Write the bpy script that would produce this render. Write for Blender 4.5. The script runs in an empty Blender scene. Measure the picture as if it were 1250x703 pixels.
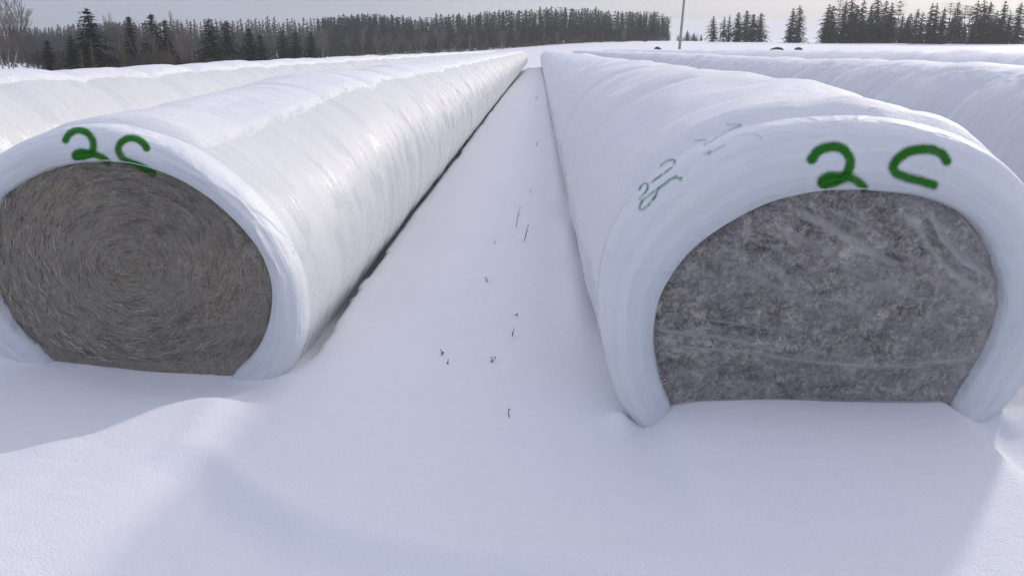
import bpy, math, random
import numpy as np
from mathutils import Vector, noise as mn
from mathutils.bvhtree import BVHTree

random.seed(7)
C = bpy.context.scene.collection
R = math.radians
PI = math.pi

# ------------------------------------------------------------------ camera model
CAM_H = 1.5
FPX = 900.0                      # focal length in photo pixels (photo 1250 wide)
PX0, PY0 = 625.0, 290.0          # principal point in photo pixels
HORY, VPX = 60.0, 657.0
PITCH = math.atan((PY0 - HORY) / FPX)
YAW = math.atan((VPX - PX0) * math.cos(PITCH) / FPX)   # camera turned left of +Y
F = Vector((-math.sin(YAW) * math.cos(PITCH), math.cos(YAW) * math.cos(PITCH), -math.sin(PITCH)))
RT = Vector((math.cos(YAW), math.sin(YAW), 0))
UP = RT.cross(F)
EYE = Vector((0, 0, CAM_H))

def ray(px, py):
    return (F + RT * ((px - PX0) / FPX) - UP * ((py - PY0) / FPX)).normalized()
def onY(px, py, Y):
    d = ray(px, py); return EYE + d * (Y / d.y)
def onZ(px, py, z):
    d = ray(px, py); return EYE + d * ((z - CAM_H) / d.z)
def fwd(px, D):
    """x,y at distance D along the column px (measured on the horizon row)"""
    d = ray(px, HORY); k = D / math.hypot(d.x, d.y); return d.x * k, d.y * k

def sstep(a, b, x):
    t = min(1.0, max(0.0, (x - a) / (b - a))); return t * t * (3 - 2 * t)
def nz(x, y, z=0.0):
    return mn.noise(Vector((x, y, z)))
def lerp(a, b, t): return a + (b - a) * t

# ------------------------------------------------------------------ objects
def tag(o, label=None, cat=None, group=None, kind=None):
    if label: o['label'] = label
    if cat: o['category'] = cat
    if group: o['group'] = group
    if kind: o['kind'] = kind
    return o
def empty(name, loc):
    o = bpy.data.objects.new(name, None); C.objects.link(o); o.location = loc; o.empty_display_size = .2
    return o
def obj(name, verts, faces, mat, parent=None, smooth=True, uv=None, col=None, origin=(0, 0, 0), mats=None, midx=None):
    me = bpy.data.meshes.new(name)
    if any(origin):
        ox, oy, oz = origin
        verts = [(v[0] - ox, v[1] - oy, v[2] - oz) for v in verts]
    me.from_pydata([tuple(v) for v in verts], [], faces)
    for m in (mats or [mat]): me.materials.append(m)
    if midx is not None: me.polygons.foreach_set('material_index', midx)
    if smooth: me.polygons.foreach_set('use_smooth', [True] * len(me.polygons))
    if uv is not None:
        L = me.uv_layers.new(name='UVMap')
        li = np.empty(len(me.loops), dtype=np.int32); me.loops.foreach_get('vertex_index', li)
        L.data.foreach_set('uv', np.asarray(uv, dtype=np.float32)[li].ravel())
    if col is not None:
        a = me.color_attributes.new('tint', 'FLOAT_COLOR', 'POINT')
        a.data.foreach_set('color', np.asarray(col, dtype=np.float32).ravel())
    me.update()
    o = bpy.data.objects.new(name, me); C.objects.link(o)
    if parent is not None: o.parent = parent
    elif any(origin): o.location = origin
    return o

# ------------------------------------------------------------------ materials
class N:
    def __init__(s, name):
        s.m = bpy.data.materials.new(name); s.m.use_nodes = True
        s.t = s.m.node_tree; s.b = s.t.nodes['Principled BSDF']; s.out = s.t.nodes['Material Output']
    def n(s, typ, **k):
        x = s.t.nodes.new(typ)
        for a, v in k.items():
            if a.startswith('i_'): x.inputs[a[2:].replace('_', ' ')].default_value = v
            else: setattr(x, a, v)
        return x
    def l(s, a, b): s.t.links.new(a, b)
    def coords(s, scale=(1, 1, 1), rot=(0, 0, 0)):
        tc = s.n('ShaderNodeTexCoord'); mp = s.n('ShaderNodeMapping')
        mp.inputs['Scale'].default_value = scale; mp.inputs['Rotation'].default_value = rot
        s.l(tc.outputs['Object'], mp.inputs['Vector']); return mp.outputs['Vector']
    def noise(s, vec, scale, detail=4, rough=.55, dist=0):
        x = s.n('ShaderNodeTexNoise'); x.inputs['Scale'].default_value = scale; x.inputs['Detail'].default_value = detail
        x.inputs['Roughness'].default_value = rough; x.inputs['Distortion'].default_value = dist
        s.l(vec, x.inputs['Vector']); return x.outputs['Fac']
    def ramp(s, fac, stops):
        x = s.n('ShaderNodeValToRGB'); e = x.color_ramp.elements
        while len(e) < len(stops): e.new(.5)
        for el, (p, c) in zip(e, stops):
            el.position = p; el.color = (c, c, c, 1) if not hasattr(c, '__len__') else (*c, 1)
        s.l(fac, x.inputs['Fac']); return x.outputs['Color']
    def mix(s, fac, a, b, mode='MIX'):
        x = s.n('ShaderNodeMix'); x.data_type = 'RGBA'; x.blend_type = mode
        for i, v in ((0, fac), (6, a), (7, b)):
            if hasattr(v, 'is_output'): s.l(v, x.inputs[i])
            elif i == 0: x.inputs[0].default_value = v
            else: x.inputs[i].default_value = (*v, 1)
        return x.outputs[2]
    def math(s, op, a, b=0.0):
        x = s.n('ShaderNodeMath', operation=op)
        for i, v in ((0, a), (1, b)):
            if hasattr(v, 'is_output'): s.l(v, x.inputs[i])
            else: x.inputs[i].default_value = v
        return x.outputs[0]
    def bump(s, h, dist, strength=1.0, prev=None):
        x = s.n('ShaderNodeBump'); x.inputs['Distance'].default_value = dist; x.inputs['Strength'].default_value = strength
        s.l(h, x.inputs['Height'])
        if prev is not None: s.l(prev, x.inputs['Normal'])
        return x.outputs['Normal']
    def set(s, **k):
        for a, v in k.items():
            i = s.b.inputs[a.replace('_', ' ')]
            if hasattr(v, 'is_output'): s.l(v, i)
            else: i.default_value = (*v, 1) if hasattr(v, '__len__') and len(v) == 3 else v
        return s.m

def snow_mat(name, base, grain=1.0, drift=1.0, streak=0.0):
    k = N(name); v = k.coords()
    c = k.mix(k.noise(v, .9, 3), base, tuple(x * .965 for x in base))
    n1 = k.bump(k.noise(k.coords((1.0, 2.6, 1.0), (0, 0, R(-35))), 5, 5, .6), .012 * drift)
    if streak: n1 = k.bump(k.noise(k.coords((.9, 6, .9), (0, 0, R(14))), 1.8, 6, .68), streak, prev=n1)
    n2 = k.bump(k.noise(v, 130, 3, .7), .0035 * grain, prev=n1)
    return k.set(Base_Color=c, Roughness=.55, Specular_IOR_Level=.25, Normal=n2)
M_snow = snow_mat('snow', (.84, .845, .86), 1.15, .6)
M_cap = snow_mat('snow_crust', (.84, .845, .86), 1.7, 1.2, .012)

def plastic_mat(name, base, rough):
    k = N(name)
    st = k.noise(k.coords((.8, 13, .8)), 1.2, 4, .5)
    fine = k.noise(k.coords((2, 60, 2)), 1.5, 4, .6)
    grain = k.noise(k.coords(), 45, 4, .6)
    n = k.bump(st, .006); n = k.bump(fine, .0012, prev=n); n = k.bump(grain, .0016, prev=n)
    c = k.mix(k.ramp(st, [(.35, 0), (.7, 1)]), base, tuple(x * .93 for x in base))
    frost = k.ramp(k.noise(k.coords((1, 1.5, 1)), 2.6, 6, .7), [(.43, rough), (.52, rough + .30)])
    return k.set(Base_Color=c, Roughness=frost, Specular_IOR_Level=.4, Normal=n)
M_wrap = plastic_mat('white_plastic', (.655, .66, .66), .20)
M_wrap_shade = plastic_mat('blue_shaded_plastic', (.63, .645, .675), .40)  # darker bluish copy: flank shade put into the colour so pale seams stand out

def rim_mat():
    k = N('white_plastic_rim')
    tc = k.n('ShaderNodeTexCoord'); sep = k.n('ShaderNodeSeparateXYZ'); k.l(tc.outputs['UV'], sep.inputs[0]); q = sep.outputs[0]
    cb = k.n('ShaderNodeCombineXYZ'); v = k.coords(); sv = k.n('ShaderNodeSeparateXYZ'); k.l(v, sv.inputs[0])
    k.l(sv.outputs[0], cb.inputs[0]); k.l(sv.outputs[2], cb.inputs[1]); k.l(k.math('MULTIPLY', q, 6), cb.inputs[2])
    st = k.noise(cb.outputs[0], 1.7, 5, .62); big = k.noise(v, 3.5, 3, .5, 1.0)
    n = k.bump(st, .009); n = k.bump(big, .035, prev=n); n = k.bump(k.noise(v, 60, 3), .0012, prev=n)
    c = k.mix(k.ramp(k.noise(v, 2.2, 4), [(.35, 0), (.7, 1)]), (.78, .785, .785), (.71, .73, .75))
    c = k.mix(k.ramp(st, [(.38, .28), (.55, 0)]), c, (.62, .645, .67))
    thin = k.ramp(q, [(.22, .85), (.27, .45), (.50, .40), (.56, 0)])
    c = k.mix(thin, c, (.60, .625, .655))
    return k.set(Base_Color=c, Roughness=.52, Specular_IOR_Level=.4, Normal=n)
M_rim = rim_mat()

def hay_swirl():
    k = N('swirled_hay')
    tc = k.n('ShaderNodeTexCoord'); sep = k.n('ShaderNodeSeparateXYZ'); k.l(tc.outputs['UV'], sep.inputs[0])
    ang, rad = sep.outputs[0], sep.outputs[1]         # UV stores angle (cos,sin free) and radius
    def polar(sr, sa):
        cb = k.n('ShaderNodeCombineXYZ'); k.l(k.math('MULTIPLY', rad, sr), cb.inputs[0]); k.l(k.math('MULTIPLY', ang, sa), cb.inputs[1])
        return cb.outputs[0]
    v = k.coords()
    a = k.noise(polar(30, 9), 1.0, 6, .72, .3)
    b = k.noise(polar(110, 16), 1.0, 4, .7, .6)
    g = k.noise(v, 75, 6, .8)
    m = k.noise(v, 3.2, 4, .6)
    f = k.math('ADD', k.math('MULTIPLY', a, .26), k.math('ADD', k.math('MULTIPLY', b, .28), k.math('MULTIPLY', g, .46)))
    c = k.ramp(f, [(.36, (.17, .145, .115)), (.45, (.45, .40, .325)), (.54, (.66, .595, .47)), (.64, (.88, .80, .63))])
    c = k.mix(k.ramp(m, [(.42, 0), (.62, .6)]), c, (.53, .48, .46))
    n = k.bump(f, .02); n = k.bump(g, .008, prev=n)
    return k.set(Base_Color=c, Roughness=.7, Specular_IOR_Level=.3, Normal=n, Coat_Weight=.15, Coat_Roughness=.3)
M_hayL = hay_swirl()
def hay_film():
    k = N('packed_hay'); v = k.coords()
    g = k.noise(v, 48, 6, .8, .5); b = k.noise(v, 20, 6, .78, 1.0); cr = k.noise(k.coords((1, 1, 1.4), (0, R(-20), 0)), 9, 5, .7, .8)
    f = k.math('ADD', k.math('MULTIPLY', g, .36), k.math('ADD', k.math('MULTIPLY', b, .40), k.math('MULTIPLY', cr, .24)))
    c = k.ramp(f, [(.405, (.025, .022, .019)), (.465, (.20, .175, .155)), (.52, (.44, .39, .35)), (.585, (.88, .81, .70))])
    sp = k.ramp(k.noise(v, 85, 3, .6), [(.62, 0), (.69, .8)]); c = k.mix(sp, c, (.72, .68, .60))
    n = k.bump(f, .02); n = k.bump(cr, .02, prev=n)
    return k.set(Base_Color=c, Roughness=.7, Specular_IOR_Level=.3, Normal=n)
M_hayR = hay_film()
def film_mat():
    k = N('clear_film'); v = k.coords()
    lw = k.n('ShaderNodeLayerWeight'); lw.inputs['Blend'].default_value = .5
    dirt = k.ramp(k.noise(k.coords((1, 1, 1.6), (0, R(-28), 0)), 4.5, 6, .7, .7), [(.36, .03), (.70, .40)])
    op = k.math('MINIMUM', k.math('ADD', dirt, k.math('MULTIPLY', k.math('POWER', lw.outputs['Facing'], 1.25), 1.0)), .85)
    wr = k.bump(k.noise(k.coords((1, 1, 2.4), (0, R(-25), 0)), 7, 5, .65, 1.0), .03)
    wr = k.bump(k.noise(k.coords((7, 7, 1.2), (0, R(8), 0)), 3, 4, .6), .006, prev=wr)
    k.set(Base_Color=(.47, .445, .445), Roughness=.24, Specular_IOR_Level=.55, Normal=wr)
    tr = k.n('ShaderNodeBsdfTransparent'); mx = k.n('ShaderNodeMixShader')
    k.l(op, mx.inputs[0]); k.l(tr.outputs[0], mx.inputs[1]); k.l(k.b.outputs[0], mx.inputs[2]); k.l(mx.outputs[0], k.out.inputs['Surface'])
    return k.m
M_film = film_mat()

def tint_mat(name, rough=.8, mul=1.0):
    k = N(name); a = k.n('ShaderNodeAttribute', attribute_name='tint')
    return k.set(Base_Color=a.outputs['Color'], Roughness=rough, Specular_IOR_Level=.25)
M_straw = tint_mat('dry_straw')

def paint_mat(name, base, dens, edge0, breakup):
    k = N(name); tc = k.n('ShaderNodeTexCoord'); sep = k.n('ShaderNodeSeparateXYZ'); k.l(tc.outputs['UV'], sep.inputs[0])
    v = k.coords()
    d = k.math('ADD', sep.outputs[0], k.math('MULTIPLY', k.math('SUBTRACT', k.noise(v, 35, 5, .75), .5), .32))
    mr = k.n('ShaderNodeMapRange', interpolation_type='SMOOTHSTEP'); k.l(d, mr.inputs['Value'])
    for i, x in ((1, edge0), (2, 1.0), (3, 1.0), (4, 0.0)): mr.inputs[i].default_value = x
    al = k.math('MULTIPLY', k.math('POWER', mr.outputs[0], 1.6), sep.outputs[1])
    if breakup:
        al = k.math('MULTIPLY', al, k.ramp(k.noise(v, breakup, 5, .7), [(.33, 0), (.58, 1)]))
    al = k.math('MINIMUM', k.math('MULTIPLY', al, dens), 1.0)
    al = k.math('MULTIPLY', al, k.ramp(k.noise(v, 14, 4, .7), [(.34, .74), (.56, 1)]))
    c = k.mix(k.noise(v, 60, 3), base, tuple(x * .7 for x in base))
    k.set(Base_Color=c, Roughness=.6, Alpha=al, Specular_IOR_Level=.2)
    return k.m
M_paint = paint_mat('green_spray_paint', (.014, .175, .003), 1.35, .0, 0)
M_faint = paint_mat('faded_green_paint', (.08, .25, .11), .72, .0, 26)
M_smudge = paint_mat('faded_grey_mark', (.34, .37, .36), .32, .0, 24)

def needle_mat(name, c1, c2):
    k = N(name); oi = k.n('ShaderNodeObjectInfo'); v = k.coords()
    c = k.mix(k.noise(v, 1.3, 4, .7), c1, c2)
    c = k.mix(k.math('MULTIPLY', oi.outputs['Random'], .45), c, tuple(x * .55 for x in c1))
    return k.set(Base_Color=c, Roughness=.85, Specular_IOR_Level=.15)
M_needle = needle_mat('spruce_needles', (.020, .030, .022), (.045, .056, .036))
M_needle_dark = needle_mat('dark_spruce_needles', (.009, .019, .016), (.022, .036, .026))
M_needle_far = needle_mat('hill_spruce_needles', (.024, .030, .027), (.050, .053, .043))
M_larch = needle_mat('larch_twigs', (.14, .095, .045), (.24, .17, .085))
M_brush = needle_mat('bare_brush_twigs', (.075, .062, .048), (.13, .11, .085))
def bark_mat(name, c1, c2, sc):
    k = N(name); f = k.noise(k.coords((1, 1, .35)), sc, 5, .7)
    return k.set(Base_Color=k.mix(k.ramp(f, [(.38, 0), (.62, 1)]), c1, c2), Roughness=.85, Normal=k.bump(f, .02))
M_bark = bark_mat('conifer_bark', (.06, .048, .04), (.13, .105, .09), 4)
M_birch = bark_mat('pale_birch_bark', (.12, .10, .085), (.38, .35, .31), 2.5)
M_greybark = bark_mat('grey_twig_bark', (.085, .072, .062), (.17, .145, .125), 3)
M_pole = bark_mat('weathered_pole_wood', (.24, .22, .20), (.40, .37, .34), 6)
M_weed = bark_mat('dry_weed', (.035, .026, .02), (.09, .065, .045), 40)
def rock_mat():
    k = N('dark_rock'); f = k.noise(k.coords(), 3, 6, .7)
    return k.set(Base_Color=k.mix(f, (.018, .018, .018), (.06, .055, .05)), Roughness=.85, Normal=k.bump(f, .06))
M_rock = rock_mat()

# ------------------------------------------------------------------ rows: sections
NT = 144
TH = np.linspace(0, 2 * PI, NT, endpoint=False)
def catmull(pts, n=10):
    out = []; m = len(pts)
    for i in range(m):
        p0, p1, p2, p3 = (np.array(pts[(i + j - 1) % m], float) for j in range(4))
        for t in np.linspace(0, 1, n, endpoint=False):
            out.append(.5 * ((2 * p1) + (-p0 + p2) * t + (2 * p0 - 5 * p1 + 4 * p2 - p3) * t * t + (-p0 + 3 * p1 - 3 * p2 + p3) * t ** 3))
    return np.array(out)
def radial(pts, cx, cz):
    p = catmull(pts); a = np.arctan2(p[:, 1] - cz, p[:, 0] - cx) % (2 * PI); r = np.hypot(p[:, 0] - cx, p[:, 1] - cz)
    o = np.argsort(a); a, r = a[o], r[o]
    v = np.interp(TH, np.concatenate([a - 2 * PI, a, a + 2 * PI]), np.tile(r, 3))
    return (np.roll(v, 1) + 2 * v + np.roll(v, -1)) / 4
def generic(a, top, bot, zc):
    pts = []
    for t in np.linspace(0, 2 * PI, 60, endpoint=False):
        c, s = math.cos(t), math.sin(t); e = 2.1 if s > 0 else 2.6; b = (top - zc) if s > 0 else (zc - bot)
        pts.append((a * math.copysign(abs(c) ** (2 / e), c), zc + b * math.copysign(abs(s) ** (2 / e), s)))
    return pts
ZC = .5
YR, YL = 2.78, 3.26
IN_R = [(812, 489), (803, 466), (795.5, 422), (800, 377.5), (814, 344), (844, 305), (889, 272), (939, 247), (994, 233), (1044, 230), (1099.5, 233.5),
        (1144, 242), (1183, 261), (1208, 289), (1224, 327.6), (1229, 366), (1224, 400), (1208, 438.5), (1188, 472), (1176, 490), (1166, 506), (1152, 545), (1000, 555), (836, 548), (820, 508)]
OUT_R = [(789, 524), (766, 500), (750, 470), (738, 430), (731, 380), (733, 330), (745, 285), (770, 241), (810, 203), (860, 171), (920, 151), (985, 142), (1050, 141),
         (1110, 148), (1165, 166), (1215, 198), (1252, 243), (1274, 300), (1279, 350), (1268, 400), (1238, 450), (1210, 484), (1188, 510), (1180, 560), (1000, 580), (812, 570)]
IN_L = [(-9, 366), (-22, 305), (-10, 250), (9, 230), (43.5, 210), (77, 199), (116, 195.5), (160, 199), (208, 214), (251.6, 239), (290, 273), (317, 307), (331, 343),
        (332, 377), (324, 411), (307, 440), (283, 463), (258, 495), (160, 490), (88, 478), (42, 430), (14, 405)]
OUT_L = [(352, 462), (370, 425), (378, 391), (372, 333), (345, 275), (300, 223), (240, 181), (175, 157), (112, 151), (50, 166), (0, 197), (-40, 242), (-60, 300), (-52, 360),
         (-18, 411), (42, 455), (70, 505), (170, 515), (310, 510)]
def trace(px, Y):
    return [(p.x, p.z) for p in (onY(x, y, Y) for x, y in px)]

def straws(cx, cz, Y, rin, n, seed, swirl, pal, lens):
    rnd = random.Random(seed); V, Fc, col = [], [], []
    for _ in range(n):
        t = rnd.random() * 2 * PI; q = math.sqrt(rnd.random()) * .97 if rnd.random() > .10 else rnd.uniform(.965, 1.005)
        r = q * np.interp(t, TH, rin, period=2 * PI); x, z = cx + r * math.cos(t), cz + r * math.sin(t)
        if z < .02 or (not swirl and (rnd.random() < sstep(.30, .8, z) * .85 or nz(x * 7, z * 7, 9) + .5 * nz(x * 19, z * 19, 2) < rnd.uniform(-.25, .25))): continue
        a = (t + PI / 2 + rnd.gauss(0, .28)) if swirl else rnd.random() * PI; bf = .10 if swirl else .35
        L = rnd.uniform(*lens); w = rnd.uniform(.0005, .0011) * (1 if swirl else 1.5)
        dx, dz = math.cos(a), math.sin(a); bend = rnd.uniform(-bf, bf) * L
        y0 = face_y(q, swirl, x, z) - rnd.uniform(.003, .012)
        c = rnd.choice(pal); k = rnd.uniform(.6, 1.25); base = len(V)
        for i in range(4):
            s = (i / 3 - .5) * L; bb = bend * (1 - (2 * i / 3 - 1) ** 2)
            px_, pz_ = x + dx * s - dz * bb, z + dz * s + dx * bb
            V += [(px_ - dz * w, Y + y0, pz_ + dx * w), (px_ + dz * w, Y + y0 - .002, pz_ - dx * w)]
            col += [(c[0] * k, c[1] * k, c[2] * k, 1)] * 2
        for i in range(3):
            b = base + 2 * i; Fc.append((b, b + 1, b + 3, b + 2))
    return V, Fc, col

FOLDS = []      # world folds of the clear film on the right bale face: polylines in (x, z), width, height
def face_y(q, swirl, x, z):
    y = .045 - .035 * (1 - q * q)
    y += .010 * nz(x * 4, z * 4, 3.1) + .006 * nz(x * 11, z * 11, 1.7)
    if swirl:
        for pl, w, h in FOLDS_L: y -= fold(pl, w, h, x, z)
    return y
def film_y(q, x, z):
    y = .045 - .035 * (1 - q * q) - .016 * min(1, (1 - q) * 12) + .008 * nz(x * 3, z * 5, 7.3) + .004 * nz(x * 9 + z * 4, z * 12, 2.2)
    for pl, w, h in FOLDS: y -= fold(pl, w, h, x, z) * min(1, (1.02 - q) * 9)
    return y
def fold(pl, w, h, x, z):
    best = 9; bt = 0
    for i in range(len(pl) - 1):
        ax, az = pl[i]; bx, bz = pl[i + 1]; ux, uz = bx - ax, bz - az
        t = ((x - ax) * ux + (z - az) * uz) / (ux * ux + uz * uz); tc = min(1, max(0, t))
        d = math.hypot(x - ax - ux * tc, z - az - uz * tc)
        if d < best: best, bt = d, (i + tc) / (len(pl) - 1)
    return h * math.exp(-(best / w) ** 2) * (.35 + .65 * math.sin(PI * min(1, max(0, bt)) ** .8))
def fpx(pts, Y): return [(p.x, p.z) for p in (onY(x, y, Y) for x, y in pts)]
FOLDS = [(fpx([(1105, 262), (1120, 300), (1150, 335), (1190, 360), (1224, 372)], YR), .042, .075), (fpx([(930, 262), (990, 285), (1050, 325), (1090, 350)], YR), .042, .070),
         (fpx([(860, 300), (930, 330), (1000, 372)], YR), .036, .045), (fpx([(1130, 262), (1140, 290), (1165, 318), (1200, 338), (1228, 350)], YR), 0.0230, 0.0600),
         (fpx([(1160, 250), (1185, 280), (1215, 320)], YR), 0.0136, 0.0275),
         (fpx([(955, 255), (1010, 280), (1060, 312), (1100, 330)], YR), 0.0240, 0.0520),
         (fpx([(990, 250), (1040, 272), (1090, 300), (1130, 318)], YR), 0.0136, 0.0250),
         (fpx([(900, 282), (950, 300), (1000, 330)], YR), 0.0153, 0.0225),
         (fpx([(800, 400), (870, 404), (960, 425), (1060, 440), (1200, 436)], YR), 0.0190, 0.0420),
         (fpx([(815, 420), (900, 424), (1000, 438), (1120, 446)], YR), 0.0119, 0.0250),
         (fpx([(830, 385), (900, 392), (960, 402)], YR), 0.0102, 0.0175),
         (fpx([(1085, 240), (1095, 300), (1110, 345)], YR), 0.0076, 0.0100)]
FOLDS_L = [(fpx([(185, 415), (230, 400), (290, 395), (332, 385)], YL), .012, .018),
           (fpx([(190, 440), (240, 425), (325, 405)], YL), .016, .020),
           (fpx([(180, 425), (220, 385), (262, 370)], YL), .010, .012)]

class Row:
    def __init__(s, name, cx, Y0, rin, rout, rg, seed, length, cap, label, hay, hump=.008, step_near=.055, joint=1.32, ridge=0.0, capT=.03, folds=()):
        s.folds = folds; s.hump = hump; s.seams = ridge > 0
        s.cx, s.Y0, s.rin, s.rout, s.rg, s.seed, s.joint, s.ridge, s.capT, s.len = cx, Y0, rin, rout, rg, seed, joint, ridge, capT, length
        rnd = random.Random(seed); s.off = [rnd.uniform(-.016, .016) for _ in range(140)]; s.ph = rnd.uniform(.3, .8)
        s.jit = [rnd.uniform(-.12, .12) for _ in range(140)]
        s.root = empty(name, (cx, Y0, 0)); tag(s.root, label, 'wrapped bales', 'white plastic wrapped rows of round bales')
        ss = [0.0]
        while ss[-1] < length:
            st = step_near if ss[-1] < 9 else min(.6, step_near * (ss[-1] / 9) ** 1.1); ss.append(ss[-1] + st)
        s.ss = ss
        s.org = (cx, Y0, 0)
        s.build_wrap(); s.build_rim(); s.build_cap(cap); s.build_face(hay)
    def r_at(s, i, sv):
        """radius of the wrapped row at angle index i, sv metres behind the front"""
        w = sstep(.05, 1.3, sv); wb = sstep(.35, 3.2, sv); th = TH[i]; r = lerp(s.rout[i], s.rg[i], wb)
        q = sv / s.joint + s.ph; b = int(q); f = q - b
        o = lerp(s.off[b], s.off[b + 1], sstep(.80, 1.0, f) if f > .5 else 0)
        d = min(f, 1 - f) * s.joint + .02 * nz(th * 2, b, s.seed)
        up = .35 + .65 * max(0, math.sin(th))
        r += w * (o * up - (.011 + .35 * s.hump) * math.exp(-(d / .08) ** 2) + s.hump * up * (max(0, math.sin(PI * f)) ** .6 - .4 * (f > .8) * (f - .8)))
        if s.ridge: r += s.ridge * .4 * w * math.exp(-(s.seam_d(th, sv) / .03) ** 2)
        r += w * (.010 * nz(math.cos(th) * 1.5, sv * 2.2, s.seed + math.sin(th)) + .0065 * nz(math.cos(th) * 2, sv * 7, s.seed + 2 + math.sin(th)))
        r += .004 * nz(math.cos(th) * 3 + s.seed, sv * 5, math.sin(th) * 3)
        return r
    def seam_d(s, th, sv):
        q = sv / s.joint + s.ph; b = int(q); f = q - b
        return min(f, 1 - f) * s.joint + .05 * nz(th * 2.2, b, s.seed) + .012 * nz(th * 9, b, s.seed)
    def pt(s, i, sv, add=0.0, yoff=0.0):
        r = s.r_at(i % NT, sv) + add; t = TH[i % NT]
        # shear the last metres down so that the row ends in the drift
        return (s.cx + r * math.cos(t), s.Y0 + DEP + sv + yoff, ZC + r * math.sin(t))
    def build_wrap(s):
        V, Fc = [], []
        for sv in s.ss:
            for i in range(NT): V.append(s.pt(i, sv))
        n = len(s.ss)
        for j in range(n - 1):
            for i in range(NT):
                a, b = j * NT + i, j * NT + (i + 1) % NT
                Fc.append((a, a + NT, b + NT, b))
        Fc.append(tuple((n - 1) * NT + i for i in range(NT))[::-1])
        s.wrapV, s.wrapF = V, Fc
        s.wrap = obj('plastic_wrap', V, Fc, M_wrap_shade if s.seams else M_wrap, s.root, origin=s.org)
    def build_rim(s):
        V, Fc, UV = [], [], []; K = 26 if s.folds else 14; M = NT * (4 if s.folds else 1)
        tt = np.arange(M) / M * 2 * PI; ro_ = np.interp(tt, TH, [s.r_at(i, 0) for i in range(NT)], period=2 * PI); ri_ = np.interp(tt, TH, s.rin, period=2 * PI)
        prof = [(-.03, .10), (-.018, .05), (-.006, .012)]
        for k in range(K + 1):
            u = k / K * PI / 2; prof.append((math.sin(u) ** .56, DEP * (1 - math.cos(u) ** .56)))
        for q, y in prof:
            for i in range(M):
                ro, ri, t = ro_[i], ri_[i], tt[i]; r = lerp(ri, ro, q) if q >= 0 else ri + q; qq = max(0, q)
                x, z = s.cx + r * math.cos(t), ZC + r * math.sin(t); d = 0
                if q > 0:
                    d = .016 * nz(math.cos(t) * 3, math.sin(t) * 3, s.seed + q * 2) * math.sin(PI * qq)
                    d += .007 * math.exp(-((qq - .45 - .22 * nz(t * .7, s.seed)) / .05) ** 2)      # folds that circle the rim
                    d += .006 * math.exp(-((qq - .2 - .15 * math.sin(t + s.seed)) / .03) ** 2)
                    d += .003 * nz(qq * 22, t * 1.2, s.seed) + .0015 * nz(qq * 50, t * 2, s.seed)
                    for pl, w, h in s.folds: d += fold(pl, w, h, x, z)
                V.append((x, s.Y0 + y - d, z)); UV.append((qq + .10 * nz(math.cos(t) * 1.3, math.sin(t) * 1.3, s.seed + 5) + .03 * nz(math.cos(t) * 6, math.sin(t) * 6, s.seed), q))
        for j in range(len(prof) - 1):
            for i in range(M):
                a, b = j * M + i, j * M + (i + 1) % M
                Fc.append((a, a + M, b + M, b))
        s.rimV, s.rimF = V, Fc
        s.rim = obj('folded_rim', V, Fc, M_rim, s.root, uv=UV, origin=s.org)
    def build_cap(s, cap):
        a0, a1, wdt = cap; V, Fc = [], []; soft = a1 > 165
        lo = R(a0) - .35; hi = R(182 if s.seams else a1) + .35; m = 84
        row = []
        for sv in s.ss:
            if sv > s.len - .2: break
            e0 = R(a0) + .10 * nz(sv * .8, s.seed) + .05 * nz(sv * 3.1, s.seed + 4) + .03 * nz(sv * 11, s.seed + 9)
            e1 = R(a1) + .10 * nz(sv * .7, s.seed + 7) + .04 * nz(sv * 3.7, s.seed + 5)
            front = sstep(-.03, .10, sv - .03 * nz(sv, 3))
            for k in range(m + 1):
                t = lerp(lo, hi, k / m); e_l = (t - e0) / wdt; e_r = (e1 - t) / (.12 if soft else .35)
                ed = min(e_l, e_r) + (.10 if soft else .30) * nz(t * 9, sv * 4, s.seed) + (.05 if soft else .45) * nz(t * 26, sv * 14, s.seed)
                T = s.capT * (1 + .55 * nz(sv * .55, t * .8, s.seed + 3)) + .016 * nz(sv * 1.6 + t, t * 2.4, s.seed + 1) + .005 * nz(sv * 5 + t * 6, t * 4, s.seed)
                T += .012 * max(0, math.sin(t)) ** 3
                if soft: T += .030 * nz(sv * 1.9 + t * 1.5, t * 1.7, s.seed + 8) * min(1, sv) + .011 * nz(sv * 7 + t * 3, t * 3, s.seed + 6) + .006 * abs(nz(sv * 15 + t * 5, t * 6, s.seed + 2))
                if soft: T = .006 + T * sstep(math.cos(R(176)), math.cos(R(140)), math.cos(t)) * sstep(-.05, .35, math.sin(t))
                add = lerp(-.02, max(.004, T), sstep(-.05, 1.0, ed)) if ed > -.05 else -.02
                if s.seams and t < R(178): add = max(add, lerp(-.02, .020, 1 - sstep(.018, .055, s.seam_d(t, sv))))
                add = lerp(-.02, add, front)
                r = np_interp_r(s, t, sv) + add
                V.append((s.cx + r * math.cos(t), s.Y0 + DEP - .02 + sv, ZC + r * math.sin(t)))
            row.append(sv)
        for j in range(len(row) - 1):
            for k in range(m):
                a = j * (m + 1) + k; Fc.append((a, a + m + 1, a + m + 2, a + 1))
        s.capV, s.capF = V, Fc
        s.cap = obj('snow_cap', V, Fc, M_cap, s.root, origin=s.org)
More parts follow.
